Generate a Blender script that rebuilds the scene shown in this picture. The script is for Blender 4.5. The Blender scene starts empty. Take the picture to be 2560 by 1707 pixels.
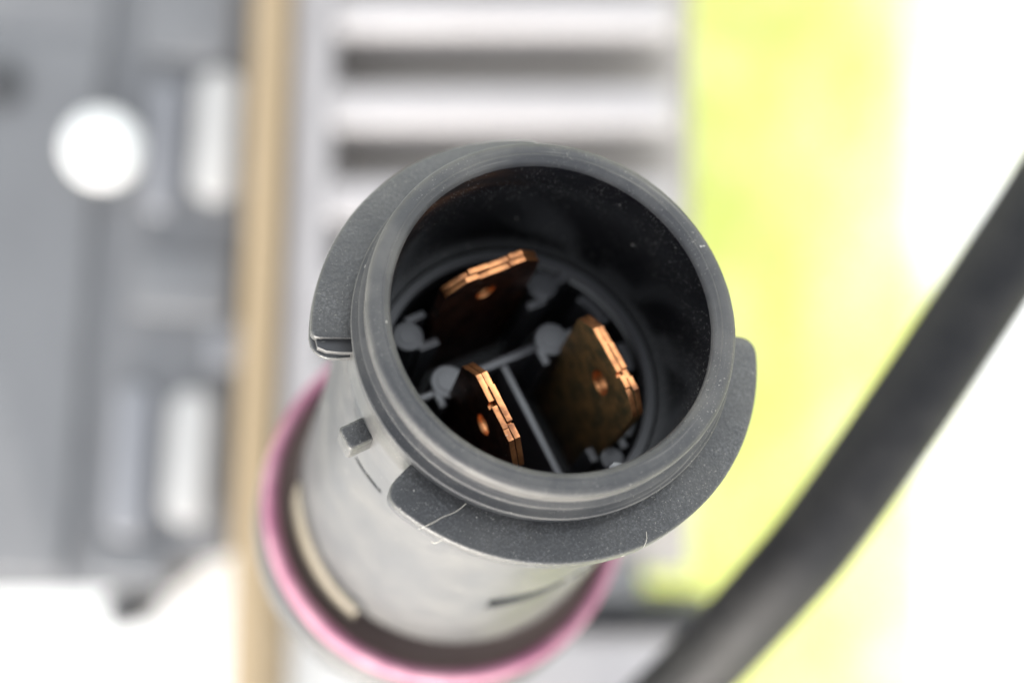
import bpy, bmesh, math, random
from mathutils import Vector, Matrix
from mathutils.noise import noise as pnoise
random.seed(7)
R = math.radians
MM = 0.001
scene = bpy.context.scene
col = scene.collection

# ------------------------------------------------------------------ camera
GROUND = 1.10                      # camera height above the lawn (m)
FPX = 3600.0                       # focal length in photo pixels (2560 wide)
RIM_D = 96.43                      # mm, camera to rim centre plane
cam_d = bpy.data.cameras.new('camera')
cam = bpy.data.objects.new('camera', cam_d); col.objects.link(cam)
cam.location = (0, 0, GROUND)      # looks straight down
cam_d.sensor_width = 36.0
cam_d.lens = 36.0 * FPX / 2560.0
cam_d.clip_start = 0.005; cam_d.clip_end = 200
cam_d.dof.use_dof = True
cam_d.dof.focus_distance = 0.0974
cam_d.dof.aperture_fstop = cam_d.lens / 4.1
scene.camera = cam

# ------------------------------------------------------------------ light
SUN_EL, SUN_AZ = 10.0, 205.0       # azimuth clockwise from +Y
world = bpy.data.worlds.new('World'); scene.world = world; world.use_nodes = True
wn = world.node_tree.nodes; wl = world.node_tree.links
sky = wn.new('ShaderNodeTexSky'); sky.sky_type = 'NISHITA'; sky.sun_disc = False
sky.sun_elevation = R(SUN_EL); sky.sun_rotation = R(SUN_AZ)
sky.air_density = 1.2; sky.dust_density = 0.6; sky.ozone_density = 1.0
bg = wn['Background']; hsv = wn.new('ShaderNodeHueSaturation'); hsv.inputs['Saturation'].default_value = 0.22   # thin cloud
wl.new(sky.outputs[0], hsv.inputs['Color']); wl.new(hsv.outputs[0], bg.inputs[0]); bg.inputs[1].default_value = 0.15
sd = bpy.data.lights.new('sun', 'SUN'); sd.energy = 0.55; sd.angle = R(14.0); sd.color = (1, 0.96, 0.9)
so = bpy.data.objects.new('sun', sd); col.objects.link(so)
sdir = Vector((math.sin(R(SUN_AZ)) * math.cos(R(SUN_EL)), math.cos(R(SUN_AZ)) * math.cos(R(SUN_EL)), math.sin(R(SUN_EL))))
so.rotation_euler = sdir.to_track_quat('Z', 'Y').to_euler()
so.location = (-0.5, -2, 3)
vs = scene.view_settings
vs.view_transform = 'Standard'; vs.look = 'None'; vs.gamma = 1; vs.use_curve_mapping = False
vs.exposure = 3.0
scene.cycles.use_denoising = True
scene.cycles.max_bounces = 10

# ------------------------------------------------------------------ helpers
def tag(o, label=None, cat=None, group=None, kind=None):
    if label: o['label'] = label
    if cat: o['category'] = cat
    if group: o['group'] = group
    if kind: o['kind'] = kind
    return o

def empty(name, loc=(0, 0, 0), mat=None):
    o = bpy.data.objects.new(name, None); col.objects.link(o)
    o.empty_display_size = 0.01
    if mat is not None: o.matrix_world = mat
    else: o.location = loc
    return o

def mk(name, verts, faces, mat, parent=None, smooth=35, mats=None, fm=None, scale=MM):
    me = bpy.data.meshes.new(name)
    me.from_pydata([(v[0] * scale, v[1] * scale, v[2] * scale) for v in verts], [], faces)
    bm = bmesh.new(); bm.from_mesh(me)
    bmesh.ops.recalc_face_normals(bm, faces=bm.faces[:]); bm.to_mesh(me); bm.free()
    return fin(name, me, mat, parent, smooth, mats, fm)

def fin(name, me, mat, parent=None, smooth=35, mats=None, fm=None):
    for m in (mats or [mat]): me.materials.append(m)
    if fm:
        for i, k in enumerate(fm): me.polygons[i].material_index = k
    if smooth:
        for p in me.polygons: p.use_smooth = True
        me.set_sharp_from_angle(angle=R(smooth))
    o = bpy.data.objects.new(name, me); col.objects.link(o)
    if parent: o.parent = parent
    return o

def bmfin(name, bm, mat, parent=None, smooth=35, scale=MM):
    bmesh.ops.recalc_face_normals(bm, faces=bm.faces[:])
    for v in bm.verts: v.co *= scale
    me = bpy.data.meshes.new(name); bm.to_mesh(me); bm.free()
    return fin(name, me, mat, parent, smooth)

def prism(bm, poly, z0, z1, bev=0.0, segs=2, bottom=False):
    """closed polygon (list of x,y) extruded from z0 up to z1, top edges bevelled"""
    n0 = set(bm.verts)
    vs_ = [bm.verts.new((x, y, z0)) for x, y in poly]
    f = bm.faces.new(vs_)
    r = bmesh.ops.extrude_face_region(bm, geom=[f])
    top = [g for g in r['geom'] if isinstance(g, bmesh.types.BMVert)]
    for v in top: v.co.z = z1
    if bev > 0:
        ts = set(top)
        ed = [e for e in bm.edges if e.verts[0] in ts and e.verts[1] in ts]
        if bottom:
            bs = set(vs_); ed += [e for e in bm.edges if e.verts[0] in bs and e.verts[1] in bs]
        bmesh.ops.bevel(bm, geom=ed, offset=bev, segments=segs, profile=0.5, affect='EDGES', clamp_overlap=True)

def rrect(cx, cy, w, h, r, rot=0.0, n=6):
    pts = []
    for sx, sy, a0 in ((1, 1, 0), (-1, 1, 90), (-1, -1, 180), (1, -1, 270)):
        for i in range(n + 1):
            a = R(a0 + 90 * i / n)
            pts.append((sx * (w / 2 - r) + r * math.cos(a), sy * (h / 2 - r) + r * math.sin(a)))
    c, s = math.cos(rot), math.sin(rot)
    return [(cx + x * c - y * s, cy + x * s + y * c) for x, y in pts]

def circle(cx, cy, r, n=40):
    return [(cx + r * math.cos(2 * math.pi * i / n), cy + r * math.sin(2 * math.pi * i / n)) for i in range(n)]

def lathe(prof, n=192, rfun=None):
    """prof: (r, z) list; returns verts, faces of revolution about z"""
    verts, faces = [], []
    m = len(prof)
    for j in range(n):
        a = 2 * math.pi * j / n; c, s = math.cos(a), math.sin(a)
        for i, (r, z) in enumerate(prof):
            rr = r + (rfun(a, z, i) if rfun else 0)
            verts.append((rr * c, rr * s, z))
    for j in range(n):
        k = (j + 1) % n
        for i in range(m - 1):
            faces.append((j * m + i, k * m + i, k * m + i + 1, j * m + i + 1))
    return verts, faces

def tube(path, rad, n=20, taper=None):
    """path list of Vectors -> tube verts, faces with end caps"""
    verts, faces = [], []
    up = Vector((0.13, 0.31, 0.94)); m = len(path)
    for i, p in enumerate(path):
        t = (path[min(i + 1, m - 1)] - path[max(i - 1, 0)]).normalized()
        a = t.cross(up).normalized(); b = a.cross(t)
        r = rad if taper is None else rad * taper(i / (m - 1))
        for j in range(n):
            th = 2 * math.pi * j / n
            verts.append(p + a * (r * math.cos(th)) + b * (r * math.sin(th)))
    for i in range(m - 1):
        for j in range(n):
            k = (j + 1) % n
            faces.append((i * n + j, i * n + k, (i + 1) * n + k, (i + 1) * n + j))
    faces.append(tuple(range(n))[::-1]); faces.append(tuple(range((m - 1) * n, m * n)))
    return verts, faces

def spline(pts, n):
    out = []
    P = [pts[0] * 2 - pts[1]] + list(pts) + [pts[-1] * 2 - pts[-2]]
    for i in range(1, len(P) - 2):
        for k in range(n):
            t = k / n; p0, p1, p2, p3 = P[i - 1:i + 3]
            out.append(0.5 * ((2 * p1) + (p2 - p0) * t + (2 * p0 - 5 * p1 + 4 * p2 - p3) * t * t + (3 * p1 - p0 - 3 * p2 + p3) * t ** 3))
    out.append(pts[-1].copy()); return out

# ------------------------------------------------------------------ materials
class NT:
    def __init__(s, name):
        s.m = bpy.data.materials.new(name); s.m.use_nodes = True
        s.t = s.m.node_tree; s.b = s.t.nodes['Principled BSDF']
        s.tc = s.t.nodes.new('ShaderNodeTexCoord')
    def n(s, typ, **kw):
        o = s.t.nodes.new(typ)
        for k, v in kw.items():
            if k.startswith('i_'): o.inputs[k[2:]].default_value = v
            else: setattr(o, k, v)
        return o
    def l(s, a, b): s.t.links.new(a, b)
    def noise(s, scale, detail=3, rough=0.55, vec=None):
        o = s.n('ShaderNodeTexNoise'); o.inputs['Scale'].default_value = scale
        o.inputs['Detail'].default_value = detail; o.inputs['Roughness'].default_value = rough
        s.l(vec or s.tc.outputs['Object'], o.inputs['Vector']); return o.outputs['Fac']
    def ramp(s, fac, p0, p1, c0=(0, 0, 0, 1), c1=(1, 1, 1, 1)):
        o = s.n('ShaderNodeValToRGB'); e = o.color_ramp.elements
        e[0].position = p0; e[1].position = p1; e[0].color = c0; e[1].color = c1
        s.l(fac, o.inputs[0]); return o.outputs[0]
    def mix(s, fac, a, b):
        o = s.n('ShaderNodeMix', data_type='RGBA')
        for v, i in ((fac, 0), (a, 6), (b, 7)):
            if isinstance(v, (int, float)): o.inputs[i].default_value = v
            elif isinstance(v, tuple): o.inputs[i].default_value = (*v[:3], 1)
            else: s.l(v, o.inputs[i])
        return o.outputs[2]
    def math(s, op, a, b=0.0):
        o = s.n('ShaderNodeMath', operation=op)
        for i, v in enumerate((a, b)):
            if isinstance(v, (int, float)): o.inputs[i].default_value = v
            else: s.l(v, o.inputs[i])
        return o.outputs[0]
    def bump(s, h, strength, dist):
        o = s.n('ShaderNodeBump'); o.inputs['Strength'].default_value = strength
        o.inputs['Distance'].default_value = dist; s.l(h, o.inputs['Height'])
        s.l(o.outputs[0], s.b.inputs['Normal']); return o
    def set(s, **kw):
        for k, v in kw.items():
            i = s.b.inputs[k.replace('_', ' ')]
            if isinstance(v, (int, float)): i.default_value = v
            elif isinstance(v, tuple): i.default_value = (*v[:3], 1)
            else: s.l(v, i)
        return s.m

def plastic(name, base, rough=0.42, dust=0.5, dustcol=(0.30, 0.28, 0.25), grain=0.0, streak=False, film=0.25, spec=0.5, mottle=0.0):
    """moulded plastic with specks of dust, a thin dust film and fine moulded grain"""
    t = NT(name)
    blotch = t.noise(220, 4, 0.6)
    film_f = t.math('MULTIPLY', t.ramp(blotch, 0.40, 0.75), film)
    c = t.mix(film_f, base, dustcol)
    if mottle:
        c = t.mix(t.math('MULTIPLY', t.math('MULTIPLY', t.ramp(t.noise(5200, 2, 0.6), 0.45, 0.68), t.ramp(t.noise(330, 3), 0.25, 0.7)), mottle), c, (0.16, 0.16, 0.165))
    sp = t.noise(8200, 2, 0.5)
    spm = t.ramp(sp, 0.655, 0.70)
    patch = t.ramp(t.noise(160, 3, 0.6), 0.38, 0.68)
    spk = t.math('MULTIPLY', t.math('MULTIPLY', spm, patch), dust)
    c = t.mix(spk, c, (0.42, 0.40, 0.36))
    sp2 = t.ramp(t.noise(1500, 2, 0.5), 0.755, 0.785)
    spk2 = t.math('MULTIPLY', sp2, dust)
    c = t.mix(spk2, c, (0.6, 0.57, 0.52))
    rr = t.math('ADD', t.math('MULTIPLY', blotch, 0.22), rough - 0.11)
    rr = t.math('ADD', rr, t.math('MULTIPLY', spk, 0.4))
    h = t.math('ADD', t.math('MULTIPLY', t.noise(2600, 2, 0.6), grain), t.math('MULTIPLY', spk, 0.6))
    if streak:      # fine turning lines that run round the rim
        sx = t.n('ShaderNodeSeparateXYZ'); t.l(t.tc.outputs['Object'], sx.inputs[0])
        rad = t.math('SQRT', t.math('ADD', t.math('MULTIPLY', sx.outputs[0], sx.outputs[0]), t.math('MULTIPLY', sx.outputs[1], sx.outputs[1])))
        ang = t.math('ARCTAN2', sx.outputs[1], sx.outputs[0])
        cv = t.n('ShaderNodeCombineXYZ')
        t.l(t.math('MULTIPLY', rad, 5200), cv.inputs[0]); t.l(t.math('MULTIPLY', sx.outputs[2], 5200), cv.inputs[1]); t.l(t.math('MULTIPLY', ang, 1.1), cv.inputs[2])
        st = t.noise(1.0, 3, 0.6, cv.outputs[0])
        h = t.math('ADD', h, t.math('MULTIPLY', st, 0.35))
        lines = t.ramp(st, 0.62, 0.72)
        c = t.mix(t.math('MULTIPLY', lines, 0.22), c, dustcol)
    t.bump(h, 0.5, 0.00006)
    return t.set(Base_Color=c, Roughness=rr, Specular_IOR_Level=spec)

M = {}
M['housing'] = plastic('housing_rubber', (0.030, 0.030, 0.032), 0.56, 0.42, streak=True, film=0.15, spec=0.32, grain=0.5)
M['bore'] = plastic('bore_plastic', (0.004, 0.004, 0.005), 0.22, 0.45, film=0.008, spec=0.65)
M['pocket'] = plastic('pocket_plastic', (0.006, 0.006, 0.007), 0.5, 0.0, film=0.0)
M['lug'] = plastic('lug_plastic', (0.017, 0.017, 0.018), 0.48, 0.42, grain=1.8, film=0.06, mottle=0.30)
M['insert'] = plastic('insert_plastic', (0.024, 0.024, 0.028), 0.36, 0.1, film=0.02, spec=1.0)
M['body'] = plastic('body_plastic', (0.036, 0.036, 0.037), 0.40, 0.2, film=0.12, dustcol=(0.30, 0.28, 0.25), spec=0.42)
M['dark'] = plastic('dark_rubber', (0.022, 0.022, 0.024), 0.5, 0.1, film=0.05)
M['cable'] = plastic('cable_jacket', (0.005, 0.005, 0.006), 0.62, 0.05, film=0.03, spec=0.2)
M['seat'] = plastic('seat_rubber', (0.14, 0.10, 0.09), 0.6, 0.05, film=0.1)  # pink-brown tint carries the pink reflected by the sealing ring
M['strip'] = plastic('gasket_strip', (0.13, 0.11, 0.08), 0.6, 0.05, film=0.1)

t = NT('pink_rubber')
f = t.ramp(t.noise(260, 5, 0.65), 0.35, 0.65)
t.bump(t.noise(900, 4), 0.3, 0.0004)
M['pink'] = t.set(Base_Color=t.mix(f, (0.21, 0.075, 0.125), (0.30, 0.145, 0.19)), Roughness=0.65, Specular_IOR_Level=0.3)

def copper(name, a, b, dark, rough, tarn_lo, tarn_hi, specks=0.5, sc=700, metal=1.0):
    t = NT(name)
    n1 = t.noise(sc, 4, 0.65); n2 = t.noise(sc * 3.3, 3, 0.6)
    c = t.mix(n2, a, b)
    c = t.mix(t.ramp(n1, tarn_lo, tarn_hi), c, dark)
    sp = t.math('MULTIPLY', t.ramp(t.noise(3600, 2), 0.71, 0.76), specks)
    c = t.mix(sp, c, (0.55, 0.5, 0.45))
    t.bump(t.math('ADD', n2, sp), 0.35, 0.00003)
    return t.set(Base_Color=c, Roughness=t.math('ADD', t.math('MULTIPLY', n1, 0.3), rough), Metallic=t.math('SUBTRACT', metal, t.math('MULTIPLY', sp, metal)))
M['copper'] = copper('copper_edge', (0.60, 0.235, 0.09), (0.74, 0.36, 0.16), (0.16, 0.07, 0.04), 0.28, 0.46, 0.70, 0.4, sc=420)
M['copper_face'] = copper('copper_face', (0.15, 0.055, 0.03), (0.10, 0.042, 0.026), (0.035, 0.02, 0.016), 0.26, 0.4, 0.65, 0.8, metal=0.92)
M['copper_olive'] = copper('copper_face_olive', (0.25, 0.125, 0.045), (0.17, 0.105, 0.04), (0.06, 0.05, 0.022), 0.42, 0.4, 0.62, 0.9, metal=0.35)

t = NT('tin_clip'); M['tin'] = t.set(Base_Color=t.mix(t.noise(1500), (0.35, 0.36, 0.38), (0.5, 0.51, 0.53)), Roughness=0.25, Metallic=0.7)

def painted(name, a, b, rough=0.5, sc=60, metal=0.0):
    t = NT(name)
    c = t.mix(t.ramp(t.noise(sc, 5, 0.6), 0.3, 0.7), a, b)
    t.bump(t.noise(900, 3), 0.15, 0.0002)
    return t.set(Base_Color=c, Roughness=rough, Metallic=metal)
M['fin'] = painted('cast_metal_pale', (0.285, 0.265, 0.262), (0.32, 0.30, 0.297), 0.45)
M['fin_base'] = painted('cast_metal_recess', (0.27, 0.245, 0.22), (0.31, 0.28, 0.25), 0.55)
M['bracket'] = painted('bracket_grey', (0.104, 0.103, 0.106), (0.120, 0.119, 0.122), 0.5)
M['bracket_rib'] = painted('bracket_rib_grey', (0.138, 0.138, 0.147), (0.152, 0.152, 0.162), 0.45)
M['white'] = painted('hole_white', (0.55, 0.545, 0.53), (0.6, 0.595, 0.58), 0.4)  # bright ground behind the round hole, put into a white colour
M['cream'] = painted('slot_cream', (0.29, 0.28, 0.27), (0.33, 0.32, 0.31), 0.5)  # bright ground behind the slots, put into a pale colour
M['ledge'] = painted('white_paint', (0.74, 0.73, 0.71), (0.82, 0.81, 0.8), 0.55, 20)
M['paving'] = painted('pale_paving', (0.70, 0.69, 0.67), (0.82, 0.81, 0.79), 0.8, 14)
t = NT('wood'); mp = t.n('ShaderNodeMapping'); mp.inputs['Scale'].default_value = (600, 22, 600)
t.l(t.tc.outputs['Object'], mp.inputs[0])
M['wood'] = t.set(Base_Color=t.mix(t.noise(1.0, 4, 0.6, mp.outputs[0]), (0.28, 0.205, 0.12), (0.215, 0.155, 0.085)), Roughness=0.6)
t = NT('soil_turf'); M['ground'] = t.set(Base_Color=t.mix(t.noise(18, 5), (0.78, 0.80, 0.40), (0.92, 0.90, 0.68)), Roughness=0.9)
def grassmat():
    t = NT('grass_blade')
    oi = t.noise(10, 3); c = t.mix(t.ramp(oi, 0.3, 0.7), (0.75, 0.81, 0.27), (0.94, 0.92, 0.54))  # sunlight on the lawn is put into these pale blade colours
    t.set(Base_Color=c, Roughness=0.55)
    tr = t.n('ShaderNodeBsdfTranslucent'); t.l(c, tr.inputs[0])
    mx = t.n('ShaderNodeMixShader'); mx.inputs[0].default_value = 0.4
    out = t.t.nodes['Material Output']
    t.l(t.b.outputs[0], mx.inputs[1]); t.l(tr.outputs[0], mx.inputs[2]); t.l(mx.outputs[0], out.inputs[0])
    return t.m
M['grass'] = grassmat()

# ------------------------------------------------------------------ the setting
def px(x, y, depth):
    """world point (mm) that stands `depth` mm below the camera under photo pixel x, y"""
    return Vector(((x - 1280) * depth / FPX, (853.5 - y) * depth / FPX, GROUND * 1000 - depth))

g = bmesh.new(); bmesh.ops.create_grid(g, x_segments=40, y_segments=40, size=8000)
for v in g.verts: v.co.z = 6 * pnoise(v.co * 0.002)
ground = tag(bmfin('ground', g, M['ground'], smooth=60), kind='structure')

def smoothstep(t): t = max(0, min(1, t)); return t * t * (3 - 2 * t)
gv, gf = [], []
rg = random.Random(3)
for i in range(58000):
    x = rg.uniform(10, 700); y = rg.uniform(-900, 900)
    edge = 345 + 26 * pnoise(Vector((0, y * 0.012, 1))) + 9 * pnoise(Vector((3, y * 0.05, 1)))
    patch = pnoise(Vector((x * 0.018, y * 0.018, 4))) + 0.5 * pnoise(Vector((x * 0.05, y * 0.05, 9)))
    if rg.random() > 1.0 - smoothstep((x - edge + 185 + 75 * patch) / 240): continue
    z0 = -2 + 6 * pnoise(Vector((x, y, 0)) * 0.002)
    h = rg.uniform(12, 30); w = rg.uniform(1.2, 2.4); a = rg.uniform(0, 6.283)
    l = rg.uniform(5, 26); b = rg.uniform(0, 6.283)
    dx, dy = math.cos(a) * w, math.sin(a) * w; lx, ly = math.cos(b) * l, math.sin(b) * l
    k = len(gv)
    gv += [(x - dx, y - dy, z0), (x + dx, y + dy, z0), (x + dx * .7 + lx * .35, y + dy * .7 + ly * .35, z0 + h * .6),
           (x - dx * .7 + lx * .35, y - dy * .7 + ly * .35, z0 + h * .6), (x + lx, y + ly, z0 + h)]
    gf += [(k, k + 1, k + 2, k + 3), (k + 3, k + 2, k + 4)]
me = bpy.data.meshes.new('grass'); me.from_pydata([(a * MM, b * MM, c * MM) for a, b, c in gv], [], gf)
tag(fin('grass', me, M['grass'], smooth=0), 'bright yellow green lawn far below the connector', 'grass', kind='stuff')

g = bmesh.new(); prism(g, rrect(652, 0, 690, 2400, 6, 0.03), 2, 9, 3)
tag(bmfin('paving', g, M['paving']), kind='structure')

# white ledge that carries the bracket and the finned case
LZ = GROUND * 1000 - 310
g = bmesh.new(); prism(g, [(-420, -420), (23.5, -420), (23.5, 420), (-420, 420)], -5, LZ, 2.5, 3)
tag(bmfin('white_ledge', g, M['ledge']), 'white painted ledge carrying the grey bracket and the finned case', 'ledge')

# ------------------------------------------------------------------ grey bracket (left)
def P2(pts, d): return [tuple(px(x, y, d)[:2]) for x, y in pts]
ROT = -0.075
def bx(name, cx, cy, w, h, z0, z1, mat, par, r=6, bev=0.5, d=281, rot=ROT):
    c = px(cx, cy, d); s = d / FPX
    g = bmesh.new(); prism(g, rrect(c.x, c.y, w * s, h * s, r * s, rot), z0, z1, bev, 3)
    for v in g.verts: v.co.z -= LZ
    return bmfin(name, g, mat, par)
brk = tag(empty('mounting_bracket', (0, 0, LZ * MM)), 'blurred grey moulded bracket with white blocks standing in for sunlit ground seen through its holes', 'bracket')
HZ = GROUND * 1000 - 281
g = bmesh.new()
prism(g, P2([(-600, -500), (655, -500), (640, 0), (592, 700), (565, 1390), (432, 1420), (428, 1478), (-600, 1490)], 281), LZ + 0.69, HZ, 0.8, 3)
for v in g.verts: v.co.z -= LZ
bmfin('plate', g, M['bracket'], brk)
bx('raised_panel', -60, 760, 560, 1330, HZ + 0.03, HZ + 2.97, M['bracket'], brk, 20, 0.9)
bx('raised_panel', 130, -120, 330, 520, HZ + 0.03, HZ + 2.16, M['bracket'], brk, 20, 0.9)
bx('rib', 415, 375, 75, 330, HZ + 0.03, HZ + 3.24, M['bracket_rib'], brk, 30, 1.2)
bx('rib', 335, 1150, 95, 380, HZ + 0.03, HZ + 3.51, M['bracket_rib'], brk, 36, 1.3)
bx('raised_panel', 465, 715, 250, 150, HZ + 0.03, HZ + 2.97, M['bracket'], brk, 16, 0.9)
bx('rib', 565, 865, 80, 115, HZ + 0.03, HZ + 2.70, M['bracket_rib'], brk, 22, 0.9)
bx('raised_panel', 480, 60, 230, 190, HZ + 0.03, HZ + 2.70, M['bracket'], brk, 16, 0.8)
bx('raised_panel', 330, 1400, 180, 90, HZ + 0.03, HZ + 2.03, M['bracket'], brk, 12, 0.6)
for cx, cy, h in ((550, 343, 322), (480, 1140, 328)):
    fr = bx('slot_rim', cx, cy, 158, h + 40, HZ + 0.03, HZ + 0.94, M['bracket'], brk, 70, 0.3)
    bx('slot_white_block', cx, cy, 106, h, HZ + 0.97, HZ + 3.51, M['cream'], brk, 50, 0.9)  # pale block in place of bright ground seen through an oblong slot
c = px(262, 372, 279)
g = bmesh.new(); prism(g, circle(c.x, c.y, 9.0, 48), HZ + 0.03, HZ + 1.22, 0.4, 2)
for v in g.verts: v.co.z -= LZ
bmfin('hole_rim', g, M['bracket'], brk)
g = bmesh.new(); prism(g, circle(c.x, c.y, 7.1, 48), HZ + 1.24, HZ + 6.21, 1.6, 4)
for v in g.verts: v.co.z -= LZ
bmfin('hole_white_block', g, M['white'], brk)  # white block in place of sunlit ground seen through a round hole
c = px(8, 215, 279)
g = bmesh.new(); prism(g, circle(c.x, c.y, 4.6, 24), HZ + 2.19, HZ + 4.32, 0.5, 2)
for v in g.verts: v.co.z -= LZ
bmfin('screw', g, M['dark'], brk)
c = px(345, 1520, 305)
g = bmesh.new(); prism(g, rrect(c.x, c.y + 1.4, 8.2, 6.2, 1.4), LZ + 0.03, LZ + 16.44, 0.6, 2)
for v in g.verts: v.co.z -= LZ
bmfin('foot', g, M['dark'], brk)

# ------------------------------------------------------------------ wooden strip
g = bmesh.new()
prism(g, P2([(652, -420), (738, -420), (700, 500), (662, 1200), (648, 2100), (566, 2100), (590, 1200), (618, 500)], 274), LZ + 0.41, GROUND * 1000 - 273, 0.5, 2)
tag(bmfin('wooden_strip', g, M['wood']), 'narrow tan wooden strip between grey bracket and pale finned case', 'strip')

# ------------------------------------------------------------------ finned case (heat sink)
hs = tag(empty('heat_sink', (0, 0, LZ * MM)), 'pale grey cast metal case with rounded horizontal fins behind the connector', 'heat sink')
FZ = GROUND * 1000 - 277
def hsx(name, poly, z0, z1, mat, bev=0.8, segs=3):
    g = bmesh.new(); prism(g, poly, z0, z1, bev, segs)
    for v in g.verts: v.co.z -= LZ
    return bmfin(name, g, mat, hs)
hsx('base_plate', P2([(738, -420), (1702, -420), (1702, 1395), (672, 1395), (712, 500)], 310), LZ + 0.41, LZ + 17.81, M['fin_base'], 0.5, 2)
hsx('side_rail', P2([(748, -430), (846, -430), (818, 500), (792, 1200), (780, 1390), (676, 1390), (716, 500)], 277), LZ + 17.88, FZ, M['fin'], 2.2, 4)
PITCH = 235
for i in range(-2, 6):
    y = 32 + PITCH * i
    hsx('fin', P2([(832 - (y - 30) * 0.055, y - 58), (1690, y - 56), (1690, y + 54), (832 - (y + 60) * 0.055, y + 56)], 276), LZ + 17.88, FZ + 0.8, M['fin'], 3.0, 5)
hsx('foot', P2([(1480, 1398), (1605, 1398), (1605, 1485), (1480, 1485)], 294), LZ - 8.22, LZ + 19.18, M['bracket'], 0.8, 2)
hsx('gap_shade_strip', P2([(1400, 1497), (1790, 1520), (1790, 1580), (1400, 1572)], 294), LZ - 4.11, LZ + 13.70, M['dark'], 1.5, 3)  # dark strip put in for the shaded gap beside the end flange
hsx('end_flange', P2([(1230, 1590), (1750, 1600), (1735, 2100), (1230, 2100)], 291), LZ + 0.41, LZ + 19.18, M['fin'], 1.6, 3)

# ------------------------------------------------------------------ black cable (right)
cp = [Vector((16, -260, LZ + 4.3)), Vector((12, -170, LZ + 4.3)), Vector((8, -100, LZ + 24)), px(1380, 1990, 178), px(1575, 1830, 168), px(1758, 1660, 159), px(1915, 1490, 151), px(2048, 1335, 147), px(2225, 1085, 145), px(2405, 815, 145), px(2570, 560, 146), px(2800, 200, 150), Vector((92, 60, GROUND * 1000 - 168)), Vector((150, 140, GROUND * 1000 - 250)), Vector((225, 230, 560)), Vector((275, 300, 220)), Vector((310, 370, 16)), Vector((350, 480, 14))]
v, f_ = tube(spline(cp, 14), 4.2, 28)
tag(mk('black_cable', v, f_, M['cable'], smooth=60), 'thick black cable crossing the lawn on the right, out of focus', 'cable')

# ------------------------------------------------------------------ the connector
ax = Vector((.1985, .3708, 0)); ax.z = math.sqrt(1 - ax.length_squared)
e1 = (Vector((1, 0, 0)) - ax * ax.x).normalized(); e2 = ax.cross(e1)
TH = R(27)
U = e1 * math.cos(TH) + e2 * math.sin(TH); V = e2 * math.cos(TH) - e1 * math.sin(TH)
rim_c = Vector((2.906, 1.855, GROUND * 1000 - RIM_D))
BASE = 74.0                                           # mm from rim down to the base
org = (rim_c - ax * BASE) * MM
mw = Matrix(((U.x, V.x, ax.x, org.x), (U.y, V.y, ax.y, org.y), (U.z, V.z, ax.z, org.z), (0, 0, 0, 1)))
con = tag(empty('cable_connector', mat=mw), 'dark grey round plastic plug with three copper blades and pink sealing ring', 'connector')
def up(vv): return [(a, b, c + BASE) for a, b, c in vv]      # rim height 0 -> local z
def A_(deg): return R(deg - 27)                               # angle measured before the 27 degree turn

def cm(name, verts, faces, mat, parent=con, smooth=35, **kw): return mk(name, up(verts), faces, mat, parent, smooth, **kw)
def cprism(name, polys, z0, z1, mat, bev=0.15, segs=2, parent=con):
    g = bmesh.new()
    for poly in polys: prism(g, poly, z0 + BASE, z1 + BASE, bev, segs)
    return bmfin(name, g, mat, parent)

# socket: bore, rolled lip, second band and neck (one continuous moulding)
bore = [(9.9, -13.75), (10.25, -13.45), (10.45, -13.32), (10.95, -13.3), (11.02, -13.2), (11.0, -12.6), (11.0, -10), (11.0, -6), (11.0, -3), (11.0, -1.2), (11.02, -0.35)]
prof = [(11.02, -0.35), (11.06, -0.12), (11.16, 0.08), (11.30, 0.2), (11.44, 0.26), (11.52, 0.34), (11.60, 0.345), (11.68, 0.29), (11.9, 0.31), (12.2, 0.31), (12.42, 0.25), (12.58, 0.12), (12.68, -0.06), (12.70, -0.35), (12.64, -0.8), (12.62, -1.34), (12.70, -1.42), (12.98, -1.48), (13.04, -1.54), (13.02, -1.64), (12.9, -1.70),
        (12.72, -1.78), (12.72, -2.1), (12.78, -2.66), (12.9, -2.74), (13.32, -2.80), (13.40, -2.88), (13.38, -3.0), (13.2, -3.06), (12.95, -3.2), (13.04, -3.6), (13.08, -4.1), (13.12, -4.9)]
def wob(a, z, i):
    oval = 0.34 * max(0, math.cos(a - R(80))) ** 2 if z > -1.4 else 0      # the lip is slightly out of round
    return oval + 0.035 * pnoise(Vector((math.cos(a) * 2.2, math.sin(a) * 2.2, z * 0.15))) + 0.012 * pnoise(Vector((math.cos(a) * 14, math.sin(a) * 14, z * 2)))
v, f_ = lathe(prof, 256, wob)
cm('rim', v, f_, M['housing'])
v, f_ = lathe(bore, 256, lambda a, z, i: wob(a, z, i) if z > -1 else 0)
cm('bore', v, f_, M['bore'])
v, f_ = lathe([(10.1, -13.6), (10.12, -13.28), (10.18, -13.22), (10.9, -13.22), (10.99, -13.4)], 128)
cm('ledge_ring', v, f_, M['insert'], smooth=14)
# deep pocket below the ledge
v, f_ = lathe([(0.01, -24), (9.2, -24), (9.8, -23.6), (9.9, -23), (9.9, -13.7)], 96)
cm('pocket', v, f_, M['pocket'])

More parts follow.
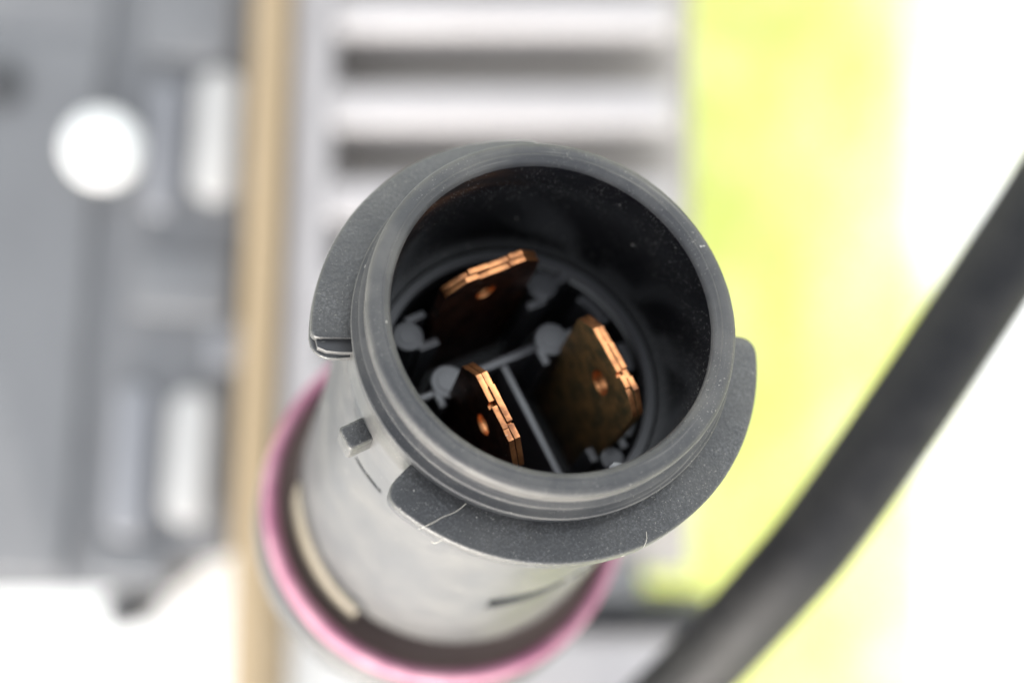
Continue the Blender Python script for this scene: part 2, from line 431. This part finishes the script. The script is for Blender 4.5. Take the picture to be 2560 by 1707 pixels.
# outer body with slit, seam and long groove
rows = [-4.85, -5.0]
z = -5.0
while z > -44:
    z -= 0.12 if -13.6 < z < -11.6 else 0.3
    rows.append(z)
bp_ = []
for z in rows:
    r = 13.12 + (0.28 * min(1, (-4.85 - z) / 1.2)) + 1.05 * max(0, (-z - 10) / 36)
    if z < -41.5: r -= 0.10 * (z + 41.5) ** 2
    bp_.append((r, z))
bp_ += [(13.4, -44.8), (13.0, -45.6), (12.9, -50)]
def smooth(e0, e1_, x):
    t = max(0, min(1, (x - e0) / (e1_ - e0))); return t * t * (3 - 2 * t)
def angd(a):                                                     # local angle -> photo-frame degrees (-180..180)
    d = math.degrees(a) + 27
    return (d + 180) % 360 - 180
def bodyf(a, z, i):
    d = angd(a); k = wob(a, z, i) * 0.6
    if -88 < d < -40:
        zc = -27.0 + 0.095 * (d + 85.5); hw = 1.2 - 0.5 * smooth(-86, -60, d)
        k -= 4.0 * (1 - smooth(hw * 0.85, hw * 1.1, abs(z - zc))) * smooth(-88, -85.5, d) * (1 - smooth(-46, -40, d))
    if -151 < d < -137:
        k -= 0.7 * (1 - smooth(0.12, 0.26, abs(z + 13.3 - 0.02 * (d + 145)))) * smooth(-151, -150, d) * (1 - smooth(-138, -137, d))
    if d > 168 or d < -122:
        dd = d if d < 0 else d - 360
        zc = -38.2 - 2.8 * smooth(-176, -128, dd)
        k -= 1.3 * (1 - smooth(0.45, 0.8, abs(z - zc))) * smooth(-192, -180, dd) * (1 - smooth(-130, -122, dd))
    return k
v, f_ = lathe(bp_, 520, bodyf)
cm('body', v, f_, M['body'], smooth=40)

# bayonet lugs
def lug(a0, a1, ro=15.95, zt=-4.55, th=1.5, rc=1.3):
    n = max(12, int(abs(a1 - a0) / 1.2))
    angs = [a0 + (a1 - a0) * i / n for i in range(n + 1)]
    cr = math.degrees(rc / 16)
    extra = [cr * (1 - math.cos(R(q))) for q in (0, 20, 40, 55, 70, 90)]
    angs = sorted(set([a for a in angs if a0 + cr < a < a1 - cr] + [a0 + e for e in extra] + [a1 - e for e in extra]))
    verts, faces = [], []
    for a in angs:
        de = min(a - a0, a1 - a) / cr
        cut = 0 if de >= 1 else rc * (1 - math.sqrt(max(0, 1 - (1 - de) ** 2)))
        R_ = ro - cut + 0.03 * pnoise(Vector((a * 0.07, 1, 2)))
        b = 0.2
        zt_ = zt + 0.02 * pnoise(Vector((a * 0.05, 7, 2)))
        sec = [(12.9, zt - th), (12.9, zt_), (13.4, zt_), (R_ - b * 1.2, zt_), (R_ - b * 0.4, zt_ - b * 0.3), (R_, zt_ - b), (R_, zt - th + b), (R_ - b * 0.4, zt - th + b * .3), (R_ - b, zt - th)]
        c, s = math.cos(A_(a)), math.sin(A_(a))
        verts += [(r * c, r * s, z) for r, z in sec]
    m = 9
    for i in range(len(angs) - 1):
        for j in range(m):
            k = (j + 1) % m
            faces.append((i * m + j, (i + 1) * m + j, (i + 1) * m + k, i * m + k))
    faces.append(tuple(range(m))); faces.append(tuple(range((len(angs) - 1) * m, len(angs) * m))[::-1])
    return cm('bayonet_lug', verts, faces, M['lug'], smooth=45)
lug(90, 184.2, th=0.95, rc=0.6); lug(90, 188.8, 16.0, -5.5, 0.5, 1.6); lug(-132.5, 5.5)
n = 8; po = [(r_ * math.cos(A_(a_)), r_ * math.sin(A_(a_))) for r_, a_ in [(13.1, 183.9), (15.6, 183.9), (15.5, 186.2), (14.9, 187.4), (13.9, 188.0), (13.1, 188.2)]]
cprism('lug_recess_dark', [po], -5.5, -4.95, M['dark'], 0.1)  # dark filler block stands in for the shaded recess at the lug end

# locking tab on the body wall
def rbox(name, cx, cy, cz, sx, sy, sz, ang, mat, bev, parent=con):
    g = bmesh.new(); bmesh.ops.create_cube(g, size=1)
    for v_ in g.verts: v_.co = Vector((v_.co.x * sx, v_.co.y * sy, v_.co.z * sz))
    bmesh.ops.bevel(g, geom=g.edges[:], offset=bev, segments=3, profile=0.5, affect='EDGES', clamp_overlap=True)
    m = Matrix.Translation((cx, cy, cz + BASE)) @ Matrix.Rotation(ang, 4, 'Z')
    bmesh.ops.transform(g, matrix=m, verts=g.verts[:])
    return bmfin(name, g, mat, parent)
ta = A_(-150.5)
rbox('locking_tab', 14.15 * math.cos(ta), 14.15 * math.sin(ta), -7.9, 2.0, 1.75, 2.4, ta, M['lug'], 0.28)

# divider walls inside the socket (T shape) and blade brackets
def box2(u0, u1, v0, v1, r=0.12): return rrect((u0 + u1) / 2, (v0 + v1) / 2, u1 - u0, v1 - v0, min(r, (u1 - u0) / 2.2, (v1 - v0) / 2.2), 0, 3)
ZD = -13.2
cprism('divider', [box2(-3.75, 2.95, 1.62, 2.28)], -24, ZD, M['insert'], 0.12)
cprism('divider', [box2(-0.55, 0.05, -9.7, 1.60)], -24, ZD, M['insert'], 0.12)
def bracket(cx, cy, ang, stub, arm=2.0, gap=2.35, disc=1.2):
    """round boss with two prongs that hold one end of a blade; prongs point along ang"""
    c, s = math.cos(ang), math.sin(ang)
    def tr(p): return [(cx + x * c - y * s, cy + x * s + y * c) for x, y in p]
    g = bmesh.new()
    prism(g, tr(circle(0, 0, disc, 28)), -24 + BASE, ZD - 0.02 + BASE, 0.14, 2)
    prism(g, tr(circle(0, 0, disc * 0.62, 28)), ZD - 0.5 + BASE, ZD + 0.05 + BASE, 0.05, 2)
    for sy in (-1, 1):
        prism(g, tr(box2(0.3, arm, sy * gap / 2 - 0.33, sy * gap / 2 + 0.33)), -24 + BASE, ZD - 0.05 + BASE, 0.14, 2)
    prism(g, tr(box2(-stub, 0, -0.42, 0.42)), -24 + BASE, ZD - 0.08 + BASE, 0.14, 2)
    return bmfin('blade_bracket', g, M['insert'], con, 14)
bracket(-5.95, 6.5, 0, 2.4)
bracket(5.65, 6.35, math.pi, 2.4)
bracket(-4.75, 2.05, -math.pi / 2, 0.6, 1.75, 2.3, 1.35)
bracket(4.2, 2.05, -math.pi / 2, 0.6, 1.75, 2.5, 1.35)
bracket(-4.7, -8.0, math.pi / 2, 1.1, 1.5, 2.3, 0.9)
bracket(4.1, -8.3, math.pi / 2, 0.8, 1.5, 2.6, 0.9)
# stub from the left boss to the bore wall
cprism('divider', [box2(-9.6, -5.95, 1.35, 1.95)], -24, ZD - 0.1, M['insert'], 0.12)
cprism('divider', [box2(5.45, 9.5, 1.75, 2.35)], -24, ZD - 0.4, M['insert'], 0.12)
# raised segments beside the ledge
for a0, a1, zt in ((14, 29, -13.9), (-15, -1, -13.9), (-48, -30, -14.2)):
    n = 10; po = []
    for i in range(n + 1):
        a = R(a0 + (a1 - a0) * i / n); po.append((9.75 * math.cos(a), 9.75 * math.sin(a)))
    for i in range(n, -1, -1):
        a = R(a0 + (a1 - a0) * i / n); po.append((9.0 * math.cos(a), 9.0 * math.sin(a)))
    cprism('ledge_segment', [po], -24, zt, M['insert'], 0.12)

# key notch with a bright facet on the bore wall
g = bmesh.new()
prism(g, [(0.75, -10.95), (2.55, -10.7), (2.35, -9.75), (1.75, -9.45), (1.2, -9.6), (1.0, -10.1)], -12 + BASE, -7.4 + BASE, 0.3, 2)
bmfin('key_rib', g, M['insert'], con)

# copper blades: each is two laminated sheets with notched tips and a hole
def sheet(name, top, w, zb, y0, y1, hole, par, face_mat, edge_mat, M4):
    """top: list of (x, dz) along the tip from left to right, hole (x, dz, r)"""
    rr = random.Random(int(abs(y0) * 1000 + abs(M4[0][3]) * 77))
    fine = []
    for (xa, za), (xb, zb_) in zip(top[:-1], top[1:]):
        k_ = max(1, int(abs(xb - xa) / 0.35))
        fine += [(xa + (xb - xa) * q / k_, za + (zb_ - za) * q / k_ + (rr.uniform(-0.03, 0.03) if q else 0)) for q in range(k_)]
    outer = [(-w, zb)] + fine + [top[-1], (w, zb)]
    hx, hz, hr = hole; n = 20
    bm = bmesh.new()
    vo = [bm.verts.new((x, 0, z_)) for x, z_ in outer]
    vh = [bm.verts.new((hx + hr * math.cos(2 * math.pi * i / n), 0, hz + 1.15 * hr * math.sin(2 * math.pi * i / n))) for i in range(n)]
    eds = [bm.edges.new((vo[i], vo[(i + 1) % len(vo)])) for i in range(len(vo))] + [bm.edges.new((vh[i], vh[(i + 1) % n])) for i in range(n)]
    bmesh.ops.triangle_fill(bm, use_beauty=True, edges=eds)
    r = bmesh.ops.extrude_face_region(bm, geom=bm.faces[:])
    moved = {g_ for g_ in r['geom'] if isinstance(g_, bmesh.types.BMVert)}
    for v_ in bm.verts: v_.co.y = y1 if v_ in moved else y0
    bmesh.ops.recalc_face_normals(bm, faces=bm.faces[:])
    bl = [e for e in bm.edges if len(e.link_faces) == 2 and e.calc_face_angle(0) > 1.0]
    bmesh.ops.bevel(bm, geom=bl, offset=0.035, segments=2, profile=0.5, affect='EDGES', clamp_overlap=True)
    bm.normal_update()
    fm = []
    bm.faces.ensure_lookup_table()
    fm = [1 if abs(f.normal.y) <= 0.85 and f.calc_center_median().z > -2.3 or (f.calc_center_median() - Vector((hx, f.calc_center_median().y, hz))).length < hr * 1.3 else 0 for f in bm.faces]
    bmesh.ops.transform(bm, matrix=M4, verts=bm.verts[:])
    for v_ in bm.verts: v_.co *= MM
    me = bpy.data.meshes.new(name); bm.to_mesh(me); bm.free()
    return fin(name, me, None, par, 30, [face_mat, edge_mat], fm)

def tip(w, steps, ch=1.35, cz=1.25, gaps=()):
    """tip outline: chamfered corners, height steps and narrow gaps"""
    out = [(-w, -cz - 0.25), (-w + 0.12, -cz), (-w + ch, steps[0][1] - 0.02)]
    for i, (x, hgt) in enumerate(steps[1:]):
        out += [(x - 0.02, steps[i][1]), (x + 0.02, hgt)]
    out += [(w - ch, steps[-1][1] - 0.02), (w - 0.12, -cz), (w, -cz - 0.25)]
    return out
ZT = -5.7
def blade(u, v, rot, face, s1, s2, lean=0.0, w=4.1, ch=1.5, cz=1.7, hx=0.0, hr=0.8):
    b = bpy.data.objects.new('blade', None); col.objects.link(b); b.parent = con; b.empty_display_size = .004
    M4 = Matrix.Translation((u, v, ZT + BASE)) @ Matrix.Rotation(rot, 4, 'Z') @ Matrix.Rotation(lean, 4, 'X')
    hole = (hx, -3.55, hr)
    sheet('copper_sheet', tip(w, s1, ch, cz), w, -18.0, -0.45, -0.02, hole, b, face, M['copper'], M4)
    sheet('copper_sheet', tip(w, s2, ch, cz), w, -18.0, 0.02, 0.45, hole, b, face, M['copper'], M4)
    return b
g3 = lambda x, d, w_=0.22: [(x, -d), (x + w_, 0.0)]
sA1 = [(-9, -0.05), (-1.35, -0.28), (1.15, -0.05)]
sA2 = [(-9, -0.30), (-2.0, 0.0), (-0.4, -0.16), (1.3, 0.02)]
blade(-0.1, 6.65, 0.0, M['copper_face'], sA1, sA2, 0.0, 3.9, 1.5, 1.3, -0.2, 0.78)
sB1 = [(-9, 0.0), (-0.45, -0.7), (-0.1, 0.02), (1.7, -0.05)]
sB2 = [(-9, -0.02), (-1.55, 0.16), (1.35, -0.35), (1.5, 0.0)]
blade(-4.65, -2.95, -math.pi / 2, M['copper_face'], sB1, sB2)
sC1 = [(-9, 0.0), (1.0, -0.45), (1.28, 0.03), (2.3, -0.2)]
sC2 = [(-9, -0.12), (-1.2, 0.04), (0.9, -0.25), (1.6, 0.05)]
blade(4.85, -3.1, -math.pi / 2 + 0.01, M['copper_olive'], sC1, sC2, 0.0, 4.15, 1.5, 1.25, 0.35, 0.95)

# pink sealing ring, collar, gasket strip and tail
ring = [(16.72 + 0.8 * math.cos(a), -46.4 + 1.5 * math.sin(a)) for a in [2 * math.pi * i / 20 for i in range(21)]]
v, f_ = lathe(ring[:-1] + [ring[0]], 128)
cm('sealing_ring', v, f_, M['pink'], smooth=60)
v, f_ = lathe([(12.0, -49.2), (17.2, -49.2), (17.7, -49.6), (17.9, -50.2), (17.9, -55), (16.5, -57), (12, -72), (8.5, -73.5), (0.01, -74)], 96)
cm('collar', v, f_, M['lug'])
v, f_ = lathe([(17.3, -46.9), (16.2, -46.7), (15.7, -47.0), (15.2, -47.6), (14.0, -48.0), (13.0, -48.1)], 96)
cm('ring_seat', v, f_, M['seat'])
n = 30; po = []
verts, faces = [], []
for i in range(n + 1):
    a = A_(-176 + 50 * i / n); c, s = math.cos(a), math.sin(a)
    ztop = -39.3 - 2.6 * smooth(0, 1, i / n)
    verts += [(r * c, r * s, z_) for r, z_ in ((13.9, ztop), (14.45, ztop), (14.6, ztop - .15), (14.75, -46.5), (13.6, -46.5))]
for i in range(n):
    for j in range(5):
        k = (j + 1) % 5; faces.append((i * 5 + j, (i + 1) * 5 + j, (i + 1) * 5 + k, i * 5 + k))
faces += [tuple(range(5)), tuple(range(n * 5, n * 5 + 5))[::-1]]
cm('gasket_strip', verts, faces, M['strip'])
inv = mw.inverted()
pe = rim_c - ax * 72
tp = [pe, pe - ax * 14, pe - ax * 30 + Vector((0, -4, 3)), pe + Vector((-14, -62, -62)), pe + Vector((-22, -95, -60.5)), pe + Vector((-30, -150, -60.5))]
tp[3].z = LZ + 4.2; tp[4].z = LZ + 4.0; tp[5].z = LZ + 4.0
pts = [inv @ (p * MM) / MM for p in spline(tp, 8)]
v, f_ = tube(pts, 3.9, 16)
mk('cable_tail', v, f_, M['cable'], con, 60)

# lint on the lugs
def fibre(name, pts, r, label):
    w = [rim_c + (e1 * math.cos(R(a)) + e2 * math.sin(R(a))) * rr + ax * z_ for a, rr, z_ in pts]
    v, f_ = tube(spline(w, 6), r, 6)
    o = mk(name, v, f_, M['lint'], None, 60)
    return tag(o, label, 'lint', 'lint fibres on the connector')
t = NT('lint'); M['lint'] = t.set(Base_Color=(0.40, 0.37, 0.32), Roughness=0.9)
fibre('lint_fibre', [(-113, 13.3, -4.2), (-114.5, 14.0, -4.45), (-117, 14.8, -4.45), (-118.5, 15.5, -4.42), (-120.5, 16.3, -4.6)], 0.022, 'longest pale lint fibre lying across the lower lug')
fibre('lint_fibre', [(-114.5, 16.05, -4.8), (-115.6, 16.4, -5.0), (-116.6, 16.35, -5.3)], 0.026, 'short pale lint fibre hanging off the lower lug edge')
fibre('lint_fibre', [(-62, 15.2, -4.45), (-63, 15.7, -4.4), (-64.5, 16.1, -4.6)], 0.02, 'thin pale lint fibre at the bottom right of the lower lug')
